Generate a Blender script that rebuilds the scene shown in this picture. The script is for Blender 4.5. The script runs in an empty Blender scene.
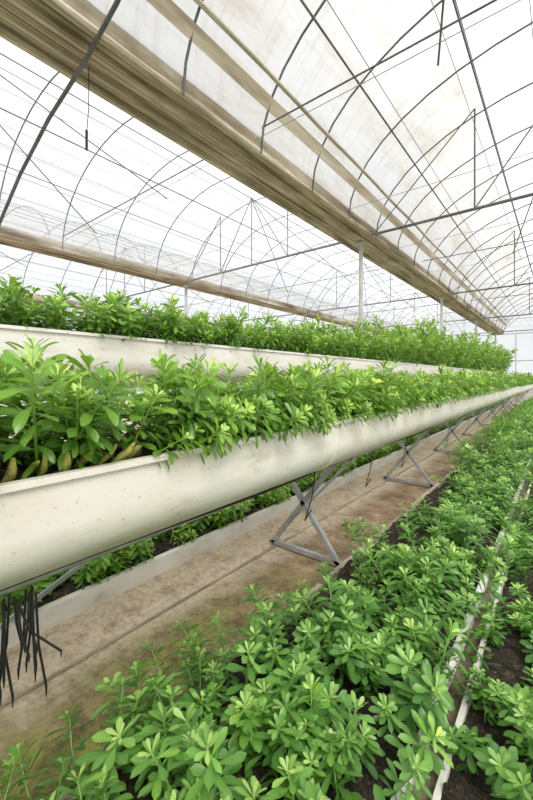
import bpy, math, random
import bmesh
import numpy as np
random.seed(4); rs=np.random.RandomState(7)
H=1.25           # camera height; all heights below are given relative to the eye and lifted by H
Y0,Y1=-4.0,22.0
sc=bpy.context.scene

# ---------------------------------------------------------------- materials
def new_mat(name):
    m=bpy.data.materials.new(name); m.use_nodes=True
    nt=m.node_tree; nt.nodes.clear()
    out=nt.nodes.new('ShaderNodeOutputMaterial')
    return m,nt,out
def ramp(nt,fac,stops):
    r=nt.nodes.new('ShaderNodeValToRGB'); e=r.color_ramp.elements
    while len(e)<len(stops): e.new(0.5)
    for i,(p,c) in enumerate(stops):
        e[i].position=p; e[i].color=(c[0],c[1],c[2],1)
    nt.links.new(fac,r.inputs[0]); return r
def noise(nt,scale,detail=4,stretch=(1,1,1),rough=.6):
    tc=nt.nodes.new('ShaderNodeTexCoord'); mp=nt.nodes.new('ShaderNodeMapping')
    mp.inputs['Scale'].default_value=stretch
    nt.links.new(tc.outputs['Object'],mp.inputs[0])
    n=nt.nodes.new('ShaderNodeTexNoise'); n.inputs['Scale'].default_value=scale
    n.inputs['Detail'].default_value=detail; n.inputs['Roughness'].default_value=rough
    nt.links.new(mp.outputs[0],n.inputs['Vector']); return n
def mixc(nt,fac,a,b,mode='MIX'):
    m=nt.nodes.new('ShaderNodeMix'); m.data_type='RGBA'; m.blend_type=mode
    for s,v in ((m.inputs[0],fac),(m.inputs[6],a),(m.inputs[7],b)):
        if hasattr(v,'is_output'): nt.links.new(v,s)
        elif isinstance(v,(int,float)): s.default_value=v
        else: s.default_value=(v[0],v[1],v[2],1)
    return m.outputs[2]
def principled(nt,out,col,rough=.6,metal=0,bump=None,bs=.3,bd=.01):
    p=nt.nodes.new('ShaderNodeBsdfPrincipled')
    if hasattr(col,'is_output'): nt.links.new(col,p.inputs['Base Color'])
    else: p.inputs['Base Color'].default_value=(*col,1)
    p.inputs['Roughness'].default_value=rough; p.inputs['Metallic'].default_value=metal
    if bump is not None:
        b=nt.nodes.new('ShaderNodeBump'); b.inputs['Strength'].default_value=bs; b.inputs['Distance'].default_value=bd
        nt.links.new(bump,b.inputs['Height']); nt.links.new(b.outputs[0],p.inputs['Normal'])
    if out: nt.links.new(p.outputs[0],out.inputs[0])
    return p

def mat_noise(name,stops,scale,stretch=(1,1,1),rough=.6,metal=0,bs=.3,bd=.01,detail=5):
    m,nt,out=new_mat(name); n=noise(nt,scale,detail,stretch)
    r=ramp(nt,n.outputs[0],stops); principled(nt,out,r.outputs[0],rough,metal,n.outputs[0],bs,bd); return m

M_galv=mat_noise('galvanised_steel',[(.3,(.28,.285,.29)),(.7,(.5,.51,.52))],9,rough=.45,metal=.3)
M_pipe=mat_noise('roof_pipe_steel',[(.3,(.07,.08,.09)),(.7,(.17,.18,.19))],6,rough=.55)
M_pipe2=mat_noise('roof_pipe_steel_pale',[(.3,(.13,.145,.155)),(.7,(.26,.28,.29))],6,rough=.55)
M_post=mat_noise('painted_post',[(.3,(.42,.44,.45)),(.7,(.62,.63,.63))],6,rough=.5)
M_wire=mat_noise('wire_grey',[(.3,(.16,.2,.19)),(.7,(.3,.33,.33))],6,rough=.5)
M_black=mat_noise('black_tube',[(.3,(.008,.008,.009)),(.7,(.02,.02,.022))],20,rough=.45)

def mat_trough():
    m,nt,out=new_mat('trough_offwhite_plastic')
    a=noise(nt,2.2,5,(1,.5,2)); b=noise(nt,14,6,(1,.35,1)); c=noise(nt,60,3)
    r=ramp(nt,a.outputs[0],[(.3,(.84,.775,.70)),(.6,(.95,.915,.87))])
    s=ramp(nt,b.outputs[0],[(.25,(.60,.53,.42)),(.40,(.92,.90,.86)),(.56,(1,1,1))])
    col=mixc(nt,.6,r.outputs[0],s.outputs[0],'MULTIPLY')
    d=ramp(nt,c.outputs[0],[(.28,(.40,.31,.18)),(.36,(1,1,1))])
    col=mixc(nt,.7,col,d.outputs[0],'MULTIPLY')
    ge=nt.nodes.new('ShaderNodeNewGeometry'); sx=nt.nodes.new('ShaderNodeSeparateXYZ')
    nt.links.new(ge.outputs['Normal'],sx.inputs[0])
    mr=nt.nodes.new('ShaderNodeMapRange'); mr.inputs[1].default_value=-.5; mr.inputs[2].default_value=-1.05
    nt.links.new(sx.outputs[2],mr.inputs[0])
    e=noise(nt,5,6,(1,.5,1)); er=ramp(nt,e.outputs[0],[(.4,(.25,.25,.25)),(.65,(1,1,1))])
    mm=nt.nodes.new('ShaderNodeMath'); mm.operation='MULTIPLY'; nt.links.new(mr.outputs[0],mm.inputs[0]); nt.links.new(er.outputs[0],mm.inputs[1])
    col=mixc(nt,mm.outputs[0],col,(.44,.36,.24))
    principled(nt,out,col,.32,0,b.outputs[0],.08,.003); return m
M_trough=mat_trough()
M_curb=mat_noise('bed_board_white',[(.25,(.42,.37,.29)),(.42,(.70,.67,.61)),(.7,(.88,.86,.82))],5,(1,.5,1),rough=.7)
M_curb2=mat_noise('bed_board_brown',[(.25,(.18,.14,.09)),(.5,(.40,.33,.25)),(.75,(.66,.60,.52))],7,(1,.4,1),rough=.8)

def mat_soil():
    m,nt,out=new_mat('dark_soil'); a=noise(nt,28,8,rough=.75); b=noise(nt,120,3)
    r=ramp(nt,a.outputs[0],[(.3,(.010,.008,.006)),(.5,(.045,.033,.024)),(.7,(.17,.13,.095))])
    v=ramp(nt,b.outputs[0],[(.52,(1,1,1)),(.66,(3.2,2.9,2.5))])
    col=mixc(nt,.8,r.outputs[0],v.outputs[0],'MULTIPLY')
    principled(nt,out,col,.95,0,a.outputs[0],1,.05); return m
M_soil=mat_soil()

def mat_floor():
    m,nt,out=new_mat('dirty_concrete')
    tc=nt.nodes.new('ShaderNodeTexCoord'); sx=nt.nodes.new('ShaderNodeSeparateXYZ'); nt.links.new(tc.outputs['Object'],sx.inputs[0])
    a=noise(nt,2.4,9,rough=.7); b=noise(nt,30,8,rough=.7); g=noise(nt,2.6,8,rough=.7); c=noise(nt,7,10,rough=.75)
    base=ramp(nt,a.outputs[0],[(.35,(.19,.13,.07)),(.5,(.35,.25,.155)),(.65,(.56,.44,.31))])
    d=ramp(nt,b.outputs[0],[(.35,(.50,.43,.34)),(.55,(1,1,1))])
    inv=nt.nodes.new('ShaderNodeMapRange'); inv.inputs[1].default_value=-1.45; inv.inputs[2].default_value=-1.62; inv.inputs[3].default_value=.0; inv.inputs[4].default_value=.66
    nt.links.new(sx.outputs[0],inv.inputs[0])
    col=mixc(nt,inv.outputs[0],base.outputs[0],(.90,.77,.61))
    col=mixc(nt,.65,col,d.outputs[0],'MULTIPLY')
    st=ramp(nt,c.outputs[0],[(.40,(.42,.33,.23)),(.50,(1,1,1))])
    col=mixc(nt,.55,col,st.outputs[0],'MULTIPLY')
    # moss on the damp walkway strip close to the near bed
    gr=ramp(nt,g.outputs[0],[(.36,(0,0,0)),(.50,(1,1,1))])
    mr=nt.nodes.new('ShaderNodeMapRange'); mr.inputs[1].default_value=-1.72; mr.inputs[2].default_value=-1.42
    nt.links.new(sx.outputs[0],mr.inputs[0])
    my=nt.nodes.new('ShaderNodeMapRange'); my.inputs[1].default_value=2.4; my.inputs[2].default_value=1.0
    nt.links.new(sx.outputs[1],my.inputs[0])
    mm=nt.nodes.new('ShaderNodeMath'); mm.operation='MULTIPLY'; nt.links.new(gr.outputs[0],mm.inputs[0]); nt.links.new(mr.outputs[0],mm.inputs[1])
    m3=nt.nodes.new('ShaderNodeMath'); m3.operation='MULTIPLY'; nt.links.new(mm.outputs[0],m3.inputs[0]); nt.links.new(my.outputs[0],m3.inputs[1])
    mm2=nt.nodes.new('ShaderNodeMath'); mm2.operation='MULTIPLY'; mm2.inputs[1].default_value=.9; nt.links.new(m3.outputs[0],mm2.inputs[0])
    mossc=ramp(nt,c.outputs[0],[(.38,(.07,.065,.018)),(.50,(.19,.19,.04)),(.62,(.30,.33,.06))])
    col=mixc(nt,mm2.outputs[0],col,mossc.outputs[0])
    principled(nt,out,col,.8,0,b.outputs[0],.6,.015); return m
M_floor=mat_floor()

def mat_gutter():
    m,nt,out=new_mat('weathered_gutter')
    a=noise(nt,1,6,(38,.9,6)); b=noise(nt,1,5,(9,1.6,3)); c=noise(nt,1,4,(90,.5,9)); d=noise(nt,4,6,(1,.6,1))
    r=ramp(nt,a.outputs[0],[(.30,(.15,.115,.075)),(.46,(.42,.365,.275)),(.66,(.74,.69,.59))])
    s=ramp(nt,b.outputs[0],[(.3,(.5,.46,.4)),(.55,(1,1,1))])
    t=ramp(nt,c.outputs[0],[(.35,(.45,.41,.35)),(.5,(1,1,1))])
    u=ramp(nt,d.outputs[0],[(.35,(.55,.5,.44)),(.5,(1,1,1))])
    col=mixc(nt,.75,r.outputs[0],s.outputs[0],'MULTIPLY'); col=mixc(nt,.6,col,t.outputs[0],'MULTIPLY'); col=mixc(nt,.5,col,u.outputs[0],'MULTIPLY')
    principled(nt,out,col,.8,0,a.outputs[0],.4,.01); return m
M_gutter=mat_gutter()

def mat_film(name,dirty):
    m,nt,out=new_mat(name)
    a=noise(nt,.8,6,(1,.5,1)); b=noise(nt,6,6,(2.5,.4,2.5))
    clean=ramp(nt,a.outputs[0],[(.3,(.88,.895,.91)),(.7,(.96,.965,.97))])
    col=clean.outputs[0]
    if dirty:
        c=noise(nt,1,9,(.9,.45,3.0),.72)
        d=ramp(nt,c.outputs[0],[(.45,(1,1,1)),(.55,(.94,.91,.87)),(.68,(.78,.71,.61))])
        tc=nt.nodes.new('ShaderNodeTexCoord'); sx=nt.nodes.new('ShaderNodeSeparateXYZ'); nt.links.new(tc.outputs['Object'],sx.inputs[0])
        mr=nt.nodes.new('ShaderNodeMapRange'); mr.inputs[1].default_value=-.7; mr.inputs[2].default_value=-1.1; mr.inputs[3].default_value=.4; mr.inputs[4].default_value=1
        nt.links.new(sx.outputs[0],mr.inputs[0])
        col=mixc(nt,mr.outputs[0],col,d.outputs[0],'MULTIPLY')
        mr2=nt.nodes.new('ShaderNodeMapRange'); mr2.inputs[1].default_value=-.85; mr2.inputs[2].default_value=-.95; mr2.inputs[4].default_value=.8
        nt.links.new(sx.outputs[0],mr2.inputs[0])
        col=mixc(nt,mr2.outputs[0],col,(.90,.885,.855),'MULTIPLY')
        f=noise(nt,1,6,(1.2,14,1.2),.7); fr=ramp(nt,f.outputs[0],[(.38,(.84,.81,.76)),(.5,(1,1,1))])
        col=mixc(nt,.5,col,fr.outputs[0],'MULTIPLY')
    e=ramp(nt,b.outputs[0],[(.3,(.90,.89,.87)),(.5,(1,1,1))])
    col=mixc(nt,.7,col,e.outputs[0],'MULTIPLY')
    tr=nt.nodes.new('ShaderNodeBsdfTransparent'); tl=nt.nodes.new('ShaderNodeBsdfTranslucent')
    nt.links.new(col,tr.inputs[0]); nt.links.new(col,tl.inputs[0])
    mx=nt.nodes.new('ShaderNodeMixShader'); mx.inputs[0].default_value=.3 if not dirty else .4
    nt.links.new(tr.outputs[0],mx.inputs[1]); nt.links.new(tl.outputs[0],mx.inputs[2]); nt.links.new(mx.outputs[0],out.inputs[0])
    return m
M_film=mat_film('greenhouse_film',False); M_filmd=mat_film('dusty_greenhouse_film',True)
M_band=mat_noise('old_rolled_film',[(.3,(.30,.23,.15)),(.5,(.58,.50,.39)),(.7,(.78,.72,.62))],1,(20,1.2,8),rough=.8)
M_brick=mat_noise('low_wall_render',[(.3,(.6,.54,.5)),(.7,(.76,.70,.66))],3,rough=.9)
M_out=mat_noise('outside_ground',[(.3,(.2,.22,.12)),(.7,(.38,.36,.28))],.5,rough=1)

def mat_leaf(name,dark,mid,tip,trc):
    m,nt,out=new_mat(name)
    at=nt.nodes.new('ShaderNodeAttribute'); at.attribute_name='tint'
    sp=nt.nodes.new('ShaderNodeSeparateColor'); nt.links.new(at.outputs['Color'],sp.inputs[0])
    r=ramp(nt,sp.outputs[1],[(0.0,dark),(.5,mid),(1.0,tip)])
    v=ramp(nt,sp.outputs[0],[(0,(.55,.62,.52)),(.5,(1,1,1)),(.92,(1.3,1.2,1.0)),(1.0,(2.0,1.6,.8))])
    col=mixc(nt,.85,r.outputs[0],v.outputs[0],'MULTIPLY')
    mr=ramp(nt,sp.outputs[2],[(0,(1.35,1.25,1.22)),(.25,(1,1,1))])
    col=mixc(nt,.85,col,mr.outputs[0],'MULTIPLY')
    p=principled(nt,None,col,.33)
    p.inputs['Specular IOR Level'].default_value=.6
    tl=nt.nodes.new('ShaderNodeBsdfTranslucent'); c2=mixc(nt,.6,col,trc); nt.links.new(c2,tl.inputs[0])
    mx=nt.nodes.new('ShaderNodeMixShader'); mx.inputs[0].default_value=.28
    nt.links.new(p.outputs[0],mx.inputs[1]); nt.links.new(tl.outputs[0],mx.inputs[2]); nt.links.new(mx.outputs[0],out.inputs[0])
    return m
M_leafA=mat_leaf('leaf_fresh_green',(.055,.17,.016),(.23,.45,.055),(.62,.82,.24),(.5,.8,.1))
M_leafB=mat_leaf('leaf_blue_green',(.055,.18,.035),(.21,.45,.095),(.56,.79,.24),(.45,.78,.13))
M_root=mat_noise('yellow_green_stem',[(.3,(.30,.36,.05)),(.5,(.52,.52,.12)),(.65,(.34,.23,.1))],30,rough=.6)

# ---------------------------------------------------------------- mesh helper
class MB:
    def __init__(s): s.v=[]; s.f=[]
    def tube(s,pts,r,n=8,cap=True):
        pts=[np.array(p,float) for p in pts]
        if not hasattr(r,'__len__'): r=[r]*len(pts)
        b=len(s.v); up=None
        for i,p in enumerate(pts):
            t=pts[min(i+1,len(pts)-1)]-pts[max(i-1,0)]; t/=np.linalg.norm(t)+1e-9
            if up is None:
                up=np.array([0,0,1.]) if abs(t[2])<.9 else np.array([1.,0,0])
            a=np.cross(t,up); a/=np.linalg.norm(a); c=np.cross(a,t); up=c
            for k in range(n):
                q=2*math.pi*(k+.5)/n; s.v.append(tuple(p+r[i]*(math.cos(q)*a+math.sin(q)*c)))
        for i in range(len(pts)-1):
            for k in range(n):
                k2=(k+1)%n
                s.f.append((b+i*n+k,b+i*n+k2,b+(i+1)*n+k2,b+(i+1)*n+k))
        if cap:
            s.f.append(tuple(b+k for k in range(n))[::-1]); e=b+(len(pts)-1)*n; s.f.append(tuple(e+k for k in range(n)))
    def box(s,a,c):
        b=len(s.v)
        for x in (a[0],c[0]):
            for y in (a[1],c[1]):
                for z in (a[2],c[2]): s.v.append((x,y,z))
        for f in ((0,1,3,2),(4,6,7,5),(0,4,5,1),(2,3,7,6),(0,2,6,4),(1,5,7,3)): s.f.append(tuple(b+i for i in f))
    def extrude(s,prof,ys,closed=False):
        b=len(s.v); n=len(prof)
        for y in ys:
            for (x,z) in prof: s.v.append((x,y,z))
        for i in range(len(ys)-1):
            for k in range(n if closed else n-1):
                k2=(k+1)%n
                s.f.append((b+i*n+k,b+i*n+k2,b+(i+1)*n+k2,b+(i+1)*n+k))
        if closed:
            s.f.append(tuple(b+k for k in range(n))); e=b+(len(ys)-1)*n; s.f.append(tuple(e+k for k in range(n))[::-1])
    def build(s,name,mat,smooth=True,parent=None):
        me=bpy.data.meshes.new(name); me.from_pydata(s.v,[],s.f); me.validate()
        me.materials.append(mat)
        ob=bpy.data.objects.new(name,me); sc.collection.objects.link(ob)
        if smooth:
            me.shade_smooth()
            try: me.set_sharp_from_angle(angle=math.radians(40))
            except Exception: pass
        if parent: ob.parent=parent
        return ob
def R(x,y,z): return (x,y,z+H)

# ---------------------------------------------------------------- shell
g=MB(); g.box((-30,-25,-.25),(25,50,-.12)); g.build('outside_ground',M_out,False)
fl=MB(); fl.box((-12.6,Y0,-.12),(3.4,Y1,0)); fl.build('floor',M_floor,False)

spans=[(-2.3,2.7,1.49),(-6.75,-2.8,1.35),(-11.6,-7.2,1.4)]   # x range, rise above the gutter height
GZ=2.2
def arc(sp,n=28,dz=0,t0=0,t1=1):
    a,b,h=sp; c=(a+b)/2; r=(b-a)/2; out=[]
    for i in range(n+1):
        q=math.pi*(1-(t0+(t1-t0)*i/n)); out.append((c+r*math.cos(q),GZ+dz+h*abs(math.sin(q))+H))
    return out
def arcz(sp,x):
    a,b,h=sp; c=(a+b)/2; r=(b-a)/2
    return GZ+h*math.sqrt(max(0,1-((x-c)/r)**2))
for i,sp in enumerate(spans):
    f=MB(); ys=list(np.linspace(Y0,Y1,53)); pr=arc(sp,28,.03)
    f.extrude(pr,ys)
    f.v=[(x,y,z+.012*math.sin(y*6.6)+.01*math.sin(x*7+y*2)) for x,y,z in f.v]
    f.build('ceiling',M_filmd if i==0 else M_film)
# hoops, purlins and trusses
for i,sp in enumerate(spans):
    MP=M_pipe if i==0 else M_pipe2
    o=MB(); y=1.84-.95*6
    while y<Y1:
        o.tube([(x,y,z) for x,z in arc(sp,20)],.009 if i else .011,6)
        y+=.95
    a,b,h=sp
    for k in (.12,.3,.5,.7,.88):
        x=a+(b-a)*k; o.tube([R(x,Y0,arcz(sp,x)-.02),R(x,Y1,arcz(sp,x)-.02)],.010 if i==0 else .008,6)
    o.build('roof_hoop_frame',MP)
    t=MB(); c=(a+b)/2
    ys=[-4.8+5.15*k for k in range(1,6)]
    for y in ys:
        t.tube([R(a-.05,y,GZ+.02),R(b+.05,y,GZ+.02)],.02,8)
        for x in (a+(b-a)*.28,c,a+(b-a)*.72):
            t.tube([R(x,y,GZ+.02),R(x,y,arcz(sp,x))],.011,6)
        t.tube([R(a+(b-a)*.28,y,GZ+.02),R(c,y,arcz(sp,c))],.009,6)
        t.tube([R(a+(b-a)*.72,y,GZ+.02),R(c,y,arcz(sp,c))],.009,6)
        t.tube([R(a+(b-a)*.28,y,arcz(sp,a+(b-a)*.28)),R(a+.02,y,GZ+.02)],.009,6)
        if y+2.5<Y1:
            t.tube([R(c,y,arcz(sp,c)-.02),R(c-.9,y+2.5,GZ+.05)],.008,6)
            t.tube([R(c,y,arcz(sp,c)-.02),R(c+.9,y+2.5,GZ+.05)],.008,6)
    for y in (2.8,8.1,13.2,18.4):
        t.tube([R(a,y,GZ+.25),R(b,y,GZ+.25)],.008,6)
    t.build('roof_truss',MP)
    w=MB()
    for k in (.12,.24,.36,.5,.64,.78,.9):
        x=a+(b-a)*k; w.tube([R(x,Y0,GZ+.06),R(x,Y1,GZ+.06)],.003,5)
    for k in (.30,.42,.58,.7):
        x=a+(b-a)*k; w.tube([R(x,Y0,GZ+.75),R(x,Y1,GZ+.75)],.003,5)
    for y in np.arange(Y0+1,Y1,1.9):
        w.tube([R(a,y,GZ+.08),R(b,y,GZ+.08)],.003,5)
    w.build('roof_support_wire',M_wire)

# old film rolled beside the vent, right span
bd=MB(); xs=[-2.21,-2.185,-2.155]
pr=[(x,arcz(spans[0],x)-.03+H) for x in xs]
bd.extrude(pr,list(np.linspace(Y0,Y1,60))); bd.build('rolled_film_strip',M_band)
bd=MB(); bd.tube([R(-2.08,y,arcz(spans[0],-2.08)-.05+.008*math.sin(y*3)) for y in np.linspace(Y0,Y1,60)],.02,8); bd.build('film_roller_tube',M_band)

# gutters
def gutter(xa,xb):
    o=MB(); w=xb-xa
    P=[(0,.10),(0,0),(.02,-.015),(.10,-.015),(.12,.02),(.27,.02),(.28,.0),(.33,.0),(.34,.02),(.62,.02),(.63,.0),(.69,.0),(.70,.025),(.88,.025),(.90,-.01),(.98,-.01),(1,.005),(1,.10)]
    pr=[(xa+w*p,GZ+q+H) for p,q in P]
    pr+= [(xb-.02,GZ+.16+H),(xa+.02,GZ+.16+H)]
    o.extrude(pr,[Y0,Y1],True)
    return o.build('roof_gutter',M_gutter,False)
gutter(-2.82,-2.30); gutter(-7.18,-6.75); gutter(2.7,3.1)
gutter(-12.0,-11.6)
# posts
for x in (-2.56,-6.97,2.9,-11.8):
    for k in range(0,6):
        y=-4.8+5.15*k+.16 if k else -3.8
        p=MB(); p.tube([(x,y,0),(x,y,GZ+H)],.034,12); p.box((x-.08,y-.08,0),(x+.08,y+.08,.012)); p.box((x-.07,y-.05,GZ+H-.02),(x+.07,y+.05,GZ+H+.0))
        p.build('roof_post',M_post)
def wall_x(x,name):
    o=MB(); v=np.linspace(Y0,Y1,60)
    o.extrude([(x,.5),(x+.01,1.6),(x,2.6),(x,GZ+H+.02)],list(v)); wl=o.build(name,M_film)
    k=MB(); k.box((x-.08,Y0,0),(x+.08,Y1,.5)); k.build('low_wall',M_brick,False)
wall_x(-11.85,'wall_left'); wall_x(3.15,'wall_right')
def wall_y(y,name):
    o=MB()
    for sp in spans:
        a=arc(sp,28,.03); b=len(o.v)
        for x,z in a: o.v.append((x,y,.5)); o.v.append((x,y,z))
        for i in range(len(a)-1): o.f.append((b+2*i,b+2*i+2,b+2*i+3,b+2*i+1))
    for xa,xb in ((-2.8,-2.3),(-7.2,-6.75),(-11.85,-11.6),(2.7,3.15)):
        b=len(o.v); o.v+=[(xa,y,.5),(xb,y,.5),(xb,y,GZ+H+.1),(xa,y,GZ+H+.1)]; o.f.append((b,b+1,b+2,b+3))
    o.build(name,M_film)
    k=MB(); k.box((-11.9,y-.08,0),(3.2,y+.08,.5)); k.build('low_wall',M_brick,False)
    r=MB()
    for z in (.55,1.3,2.1,GZ+H):
        r.box((-11.8,y-.03,z-.025),(3.1,y+.0,z+.025))
    for x in np.arange(-11.4,3,1.2): r.box((x-.02,y-.035,.5),(x+.02,y-.005,GZ+H))
    r.build('trim_'+name[5:],M_post,False)
wall_y(Y1,'wall_end'); wall_y(Y0,'wall_back')

# ---------------------------------------------------------------- troughs
def trough(xr,zr,w,d,name='planting_trough'):
    o=MB(); n=16; t=.012
    def prof(off):
        P=[]
        P.append((xr-off,zr+H))
        cx=xr-w/2; ru=w/2-off; zc=zr-d*.42
        for i in range(n+1):
            q=-math.pi*i/n
            P.append((cx+ru*math.cos(q),zc+(d*.58-off)*math.sin(q)+H))
        P.append((xr-w+off,zr+H)); return P
    A=prof(0); B=prof(t)
    pr=[(xr+.012,zr+H-.012),(xr+.012,zr+H+.004),(xr-t,zr+H+.004)]+B[1:-1]+[(xr-w+t,zr+H+.004),(xr-w-.012,zr+H+.004),(xr-w-.012,zr+H-.012)]+A[::-1]
    ys=list(np.linspace(Y0+1,Y1-1.2,25))
    o.extrude(pr,ys,True)
    ob=o.build(name,M_trough)
    bm=bmesh.new(); bm.from_mesh(ob.data); bmesh.ops.recalc_face_normals(bm,faces=bm.faces); bm.to_mesh(ob.data); bm.free()
    c=MB(); 
    for y in np.arange(-1.4,20,3.1):
        C=prof(-.004); c.extrude(C+prof(.002)[::-1],[y,y+.05],True)
    c.build('joint_collar',M_trough,True,ob)
    s=MB(); nx=8; yy=np.linspace(ys[0],ys[-1],300)
    for y in yy:
        for k in range(nx+1):
            s.v.append((xr-t-.002-(w-2*t-.004)*k/nx,y,zr-.035+H+.02*rs.rand()+.02*math.sin(math.pi*k/nx)))
    for i in range(len(yy)-1):
        for k in range(nx):
            q=i*(nx+1)+k; s.f.append((q,q+1,q+nx+2,q+nx+1))
    s.build('soil',M_soil,True,ob)
    return ob
trough(-.9,-.223,.42,.285)
trough(-2.0,.24,.44,.31)

# support stands (crossed legs + foot bar)
for y in np.arange(-2.3,21,2.25):
    o=MB(); r=.02
    def sq(a,b,r=.022): o.tube([a,b],r,4)
    sq(R(-1.70,y,-1.228),R(-1.13,y,-.50)); sq(R(-1.15,y,-1.228),R(-2.08,y,-.045))
    sq(R(-1.72,y,-1.222),R(-1.12,y,-1.222)); 
    sq(R(-1.05,y,-.53),R(-1.18,y,-.53)); sq(R(-2.1,y,-.08),R(-2.42,y,-.08)); sq(R(-2.48,y,-.06),R(-2.48,y,-1.235)); 
    sq(R(-1.6,y,-1.10),R(-1.35,y+.8,-.62),.010)
    o.build('trough_stand',M_galv,False)
o=MB(); o.tube([R(-1.35,-3,-.66),R(-1.35,20.5,-.66)],.008,8); o.build('stand_rail',M_galv)
# irrigation hose tucked beneath the near trough
o=MB(); o.tube([R(-1.08+.006*math.sin(y*2),y,-.522+.006*math.sin(y*3.1)) for y in np.linspace(-3,20,140)],.006,8)
o.build('irrigation_hose',M_black)
# hanging bunch of thin black drip tubes
o=MB()
for i in range(15):
    x=-1.0+rs.uniform(-.03,.05); y=.31+rs.uniform(-.045,.05); L=rs.uniform(.12,.26); dx=rs.uniform(-.015,.02); dy=rs.uniform(-.02,.025)
    if i==0: dx,dy,L=.04,.08,.16
    o.tube([R(x,y,-.51),R(x+dx*.2,y+dy*.3,-.51-L*.5),R(x+dx,y+dy,-.51-L*.9),R(x+dx,y+dy,-.51-L)],[.003,.003,.003,.001],5)
o.build('hanging_drip_tubes',M_black)
for y0 in (1.75,2.55,3.3,4.9):
    o=MB(); o.tube([R(-1.06,y0,-.52),R(-1.09,y0+.02,-.66),R(-1.1,y0-.04,-.78),R(-1.07,y0-.02,-.72)],.0035,5); o.build('hanging_drip_tubes',M_black)

# ---------------------------------------------------------------- ground beds
def bed(xl,xr,zt,left=M_curb,right=M_curb,th=.015):
    o=MB(); o.box((xl-th,Y0+.6,0),(xl+th,Y1-1,zt+H)); ob=o.build('ground_bed',left,False)
    o=MB(); o.box((xr-th,Y0+.6,0),(xr+th,Y1-1,zt+H)); o.build('side_board',right,False,ob)
    s=MB(); nx=16; yy=np.linspace(Y0+.6,Y1-1,700)
    for y in yy:
        for k in range(nx+1):
            s.v.append((xl+th+(xr-xl-2*th)*k/nx,y,zt-.035+H+.035*rs.rand()+.015*math.sin(y*7+k)))
    for i in range(len(yy)-1):
        for k in range(nx):
            q=i*(nx+1)+k; s.f.append((q,q+1,q+nx+2,q+nx+1))
    s.build('soil',M_soil,True,ob); return ob
bed(-1.04,-.345,-1.13,M_curb2,M_curb)
b2=bed(-.265,.45,-1.13,M_curb,M_curb,.009)
s=MB(); yy=np.linspace(Y0+.6,Y1-1,420)
for y in yy:
    for k in range(4): s.v.append((-.33+.056*k/3,y,H-1.165+.012*rs.rand()))
for i in range(len(yy)-1):
    for k in range(3):
        q=i*4+k; s.f.append((q,q+1,q+5,q+4))
s.build('soil_gap',mat_noise('gap_dirt',[(.3,(.07,.05,.035)),(.6,(.19,.145,.105)),(.8,(.33,.27,.2))],15,rough=.95),True,b2)
bed(-2.65,-2.02,-1.145,M_curb,M_curb,.02)
o=MB(); o.box((-1.67,Y0+.3,0),(-1.655,Y1-.3,.008)); o.build('walkway_joint_strip',M_curb2,False)

# ---------------------------------------------------------------- plants
def make_stem(seg,nl,h,rg,Lb=.07,wr=.36,up=50):
    V=[];F=[];T=[]
    bend=rg.uniform(-.3,.3,2)
    def sp(s): return np.array([bend[0]*h*s*s,bend[1]*h*s*s,h*s])
    ns=3
    for i in range(ns+1):
        s=i/ns; p=sp(s*.97); r=.0040*(1-.55*s)
        for k in range(4):
            q=k*math.pi/2; V.append(p+np.array([math.cos(q)*r,math.sin(q)*r,0])); T.append((.5,.35+.5*s,.6))
    for i in range(ns):
        for k in range(4):
            F.append((i*4+k,i*4+(k+1)%4,(i+1)*4+(k+1)%4,(i+1)*4+k))
    az=rg.uniform(0,6.28)
    for i in range(nl):
        f=(i+.5)/nl; s=.15+.85*(1-(1-f)**1.7)
        az+=2.399+rg.uniform(-.3,.3)
        L=Lb*(1.0-.62*max(0,f-.62)/.38)*rg.uniform(.8,1.15)*(0.8+.4*min(f*2.5,.5))
        phi=math.radians(8+up*f**2.2)+rg.uniform(-.25,.25); droop=rg.uniform(.1,.85)*(1-.5*f)
        W=L*wr*rg.uniform(.85,1.1)*(1+.15*f)
        base=sp(min(s,.98)); rad=np.array([math.cos(az),math.sin(az),0]); tan=np.array([-math.sin(az),math.cos(az),0])
        tw=rg.uniform(-.45,.45)
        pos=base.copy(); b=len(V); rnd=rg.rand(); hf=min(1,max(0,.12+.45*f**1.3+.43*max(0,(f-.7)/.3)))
        for j in range(seg+1):
            t=j/seg; a=phi-droop*t
            if j: pos=pos+(rad*math.cos(a)+np.array([0,0,1])*math.sin(a))*L/seg
            nrm=-rad*math.sin(a)+np.array([0,0,1])*math.cos(a)
            w=W*.5*max(.13 if t<.5 else .25,1.55*(t**1.1)*(1-t**6.0))
            sd=tan*math.cos(tw)+nrm*math.sin(tw)
            upv=nrm*w*.3
            e=0 if j<seg else -.04*L
            V+= [pos-sd*w+upv+rad*e,pos,pos+sd*w+upv+rad*e]
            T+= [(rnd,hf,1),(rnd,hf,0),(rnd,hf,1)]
        for j in range(seg):
            q=b+3*j; F.append((q,q+1,q+4,q+3)); F.append((q+1,q+2,q+5,q+4))
    return np.array(V),np.array(F,dtype=np.int32),np.array(T)
rg=np.random.RandomState(3)
LIB={}
for key,wr,Lb,up in (('A',.29,.074,52),('B',.32,.070,44)):
    LIB[key]=([make_stem(7,32,.19*rg.uniform(.85,1.15),rg,Lb,wr,up) for _ in range(12)],
              [make_stem(4,25,.19*rg.uniform(.85,1.15),rg,Lb,wr+.03,up) for _ in range(8)],
              [make_stem(3,16,.19*rg.uniform(.85,1.15),rg,Lb*1.12,wr+.08,up) for _ in range(6)])

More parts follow.
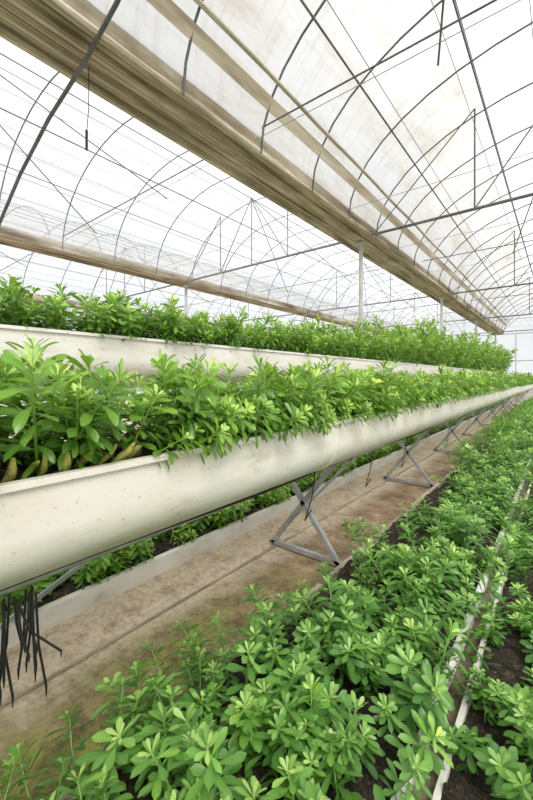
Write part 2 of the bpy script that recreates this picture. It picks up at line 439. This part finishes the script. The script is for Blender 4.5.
def scatter(name,mat,pts,key):
    Vs=[];Fs=[];Ts=[];off=0
    for (x,y,z,s,zs,tx,ty,tint) in pts:
        d=math.hypot(x,y)
        lib=LIB[key][0 if d<3.0 else (1 if d<7 else 2)]
        V,F,T=lib[rs.randint(len(lib))]
        a=rs.uniform(0,6.28); ca,sa=math.cos(a),math.sin(a)
        X=V[:,0]*ca-V[:,1]*sa; Y=V[:,0]*sa+V[:,1]*ca; Z=V[:,2]*zs
        P=np.stack([X+Z*tx,Y+Z*ty,Z-(X*tx+Y*ty)],1)
        P=P*s/ (1+.25*(tx*tx+ty*ty)) +np.array([x,y,z+H])
        T2=T.copy(); T2[:,0]=np.clip(T2[:,0]*.75+tint*.25,0,1)
        T2[:,1]=np.clip(T2[:,1]+(tint-.5)*.25,0,1)
        Vs.append(P);Fs.append(F+off);Ts.append(T2);off+=len(V)
    V=np.concatenate(Vs);F=np.concatenate(Fs);T=np.concatenate(Ts)
    me=bpy.data.meshes.new(name)
    me.vertices.add(len(V)); me.vertices.foreach_set('co',V.astype(np.float32).ravel())
    me.loops.add(F.size); me.loops.foreach_set('vertex_index',F.ravel())
    me.polygons.add(len(F)); me.polygons.foreach_set('loop_start',np.arange(0,F.size,4,dtype=np.int32))
    me.polygons.foreach_set('loop_total',np.full(len(F),4,dtype=np.int32))
    me.polygons.foreach_set('use_smooth',np.ones(len(F),dtype=bool))
    me.update(calc_edges=True)
    at=me.attributes.new('tint','FLOAT_COLOR','POINT')
    at.data.foreach_set('color',np.concatenate([T,np.ones((len(T),1))],1).astype(np.float32).ravel())
    me.materials.append(mat)
    ob=bpy.data.objects.new(name,me); sc.collection.objects.link(ob)
    print(name,len(pts),len(F)); return ob

def vn(x,y,s=1.0,seed=0):
    return .5+.25*(math.sin(x*5.1*s+seed)+math.sin(y*3.3*s+seed*2+1.3*math.sin(x*4*s)))
def fill(xa,xb,ya,yb,dens,zf,sf,zsf,edge=.5,keep=None,tn=.22):
    pts=[]; n=int((xb-xa)*(yb-ya)*dens); 
    for _ in range(n):
        x=rs.uniform(xa,xb); y=rs.uniform(ya,yb)
        if keep and rs.rand()>keep(x,y): continue
        e=2*(x-xa)/(xb-xa)-1
        tx=edge*e*abs(e)+rs.normal(0,tn); ty=rs.normal(0,tn)
        pts.append((x,y,zf,sf*rs.uniform(.75,1.2),zsf(x,y)*rs.uniform(.55,1.15),tx,ty,rs.rand()))
    return pts
# near trough
p=fill(-1.29,-.915,-1.2,6,320,-.24,1.0,lambda x,y:1.25,.7,lambda x,y: 0.35 if (x>-.97 and y<.55) else 1)
p+=fill(-1.29,-.915,6,20.6,160,-.24,1.15,lambda x,y:1.25,.6)
for yy in np.arange(.62,9,.08):
    if rs.rand()<.75: p.append((-.925,yy,-.235,rs.uniform(.65,1.0),rs.uniform(.6,.95),rs.uniform(.8,1.4),rs.normal(0,.35),rs.rand()))
scatter('trough_plants',M_leafA,p,'A')
# upper trough
p=fill(-2.41,-2.02,-1,6,270,.22,1.04,lambda x,y:1.15+1.15*max(0,min(1,(y-2)/3.5)),.6)
p+=fill(-2.41,-2.02,6,20.6,130,.22,1.5,lambda x,y:2.0+.6*min(1,(y-6)/6),.5)
scatter('trough_plants',M_leafA,p,'A')
# low bed under the stands
p=fill(-2.6,-2.05,-.5,7,200,-1.16,1.0,lambda x,y:1.1,.4)
p+=fill(-2.6,-2.05,7,20.6,80,-1.16,1.1,lambda x,y:1.1,.3)
scatter('bed_plants',M_leafA,p,'A')
# foreground bed, growing in clumps
def kp(x,y):
    n1=vn(x,y,2.1,2); d=.25+1.5*n1*n1
    if y<.75: return .95
    if y<1.35: return min(1,d+.35)
    if x<-.82 and y<6: d*=.22
    if x>-.5: d+=.25
    return max(.08,min(1,d))
p=fill(-1.05,-.36,-.6,5,200,-1.15,1.02,lambda x,y:.85+.35*vn(x,y,1,4),.55,kp)
p+=fill(-1.04,-.36,5,20.8,110,-1.15,1.2,lambda x,y:1.2,.35,lambda x,y:.9 if y>7 else .6)
p+=[(-1.03+rs.uniform(-.01,.04),yy,-1.15,1.0,.95,-.75+rs.normal(0,.2),rs.normal(0,.2),rs.rand()) for yy in np.linspace(.05,.9,9)]
scatter('bed_plants',M_leafB,p,'B')
def kr(x,y):
    n1=vn(x,y,2.6,5); return max(.2,min(1,.35+1.4*n1*n1))
p=fill(-.235,.42,-.6,5,180,-1.15,.86,lambda x,y:.72,.55,kr)
p+=fill(-.235,.42,5,20.8,100,-1.15,1.2,lambda x,y:1.1,.35)
scatter('bed_plants',M_leafB,p,'B')

# stubby woody rootstocks in the nearest part of the trough
o=MB()
for i in range(11):
    y=.20+i*.042+rs.uniform(-.01,.01); x=-.935+rs.uniform(-.03,.008); L=rs.uniform(.02,.045); a=rs.uniform(-.7,.8)
    rr=rs.uniform(.6,1.0)
    o.tube([R(x-.03,y-.01,-.24),R(x-.012,y+L*.3*a,-.215),R(x+.003,y+L*.7*a,-.2),R(x+.015,y+L*a,-.185+rs.uniform(-.01,.02))],[.008*rr,.012*rr,.010*rr,.004],8)
o.build('plant_rootstock',M_root)

# ---------------------------------------------------------------- curved brace + hanging hook
o=MB(); C=[(-5.4,.62),(-4.9,1.08),(-4.24,1.5),(-3.7,1.78),(-3.1,2.0),(-2.5,2.13),(-2.09,2.27),(-1.9,2.42),(-1.82,2.9)]
o.tube([R(x,1.18,z) for x,z in C],.014,8)
o.tube([R(-5.4,1.18,.62),R(-5.6,1.18,-1.25)],.014,8)
o.build('curved_brace_pipe',M_pipe)
o=MB(); o.tube([R(-2.6,1.25,2.19),R(-2.6,1.25,1.9),R(-2.61,1.24,1.72)],.003,6); o.tube([R(-2.61,1.24,1.74),R(-2.61,1.24,1.60)],.009,8); o.build('hanging_hook',M_black)

# ---------------------------------------------------------------- light
w=bpy.data.worlds.new('World'); sc.world=w; w.use_nodes=True; nt=w.node_tree; nt.nodes.clear()
out=nt.nodes.new('ShaderNodeOutputWorld'); bg=nt.nodes.new('ShaderNodeBackground')
tc=nt.nodes.new('ShaderNodeTexCoord'); sx=nt.nodes.new('ShaderNodeSeparateXYZ'); nt.links.new(tc.outputs['Generated'],sx.inputs[0])
r=ramp(nt,sx.outputs[2],[(0,(.88,.90,.93)),(.5,(.97,.985,1.0)),(1,(1,1,1))])
nt.links.new(r.outputs[0],bg.inputs[0]); bg.inputs[1].default_value=.86; nt.links.new(bg.outputs[0],out.inputs[0])
sl=bpy.data.lights.new('sun','SUN'); sl.energy=3.2; sl.angle=math.radians(28); sl.color=(1,.965,.92)
so=bpy.data.objects.new('sun',sl); sc.collection.objects.link(so); so.rotation_euler=(math.radians(22),math.radians(38),0)

# ---------------------------------------------------------------- camera
cd=bpy.data.cameras.new('camera'); cam=bpy.data.objects.new('camera',cd); sc.collection.objects.link(cam)
cam.location=(0,0,H); cam.rotation_euler=(math.radians(90),0,math.radians(38.66))
cd.sensor_fit='VERTICAL'; cd.sensor_height=36; cd.lens=370/800*36; cd.shift_y=-22/800; cd.clip_start=.02; cd.clip_end=200
sc.camera=cam
sc.view_settings.view_transform='Standard'; sc.view_settings.exposure=.42
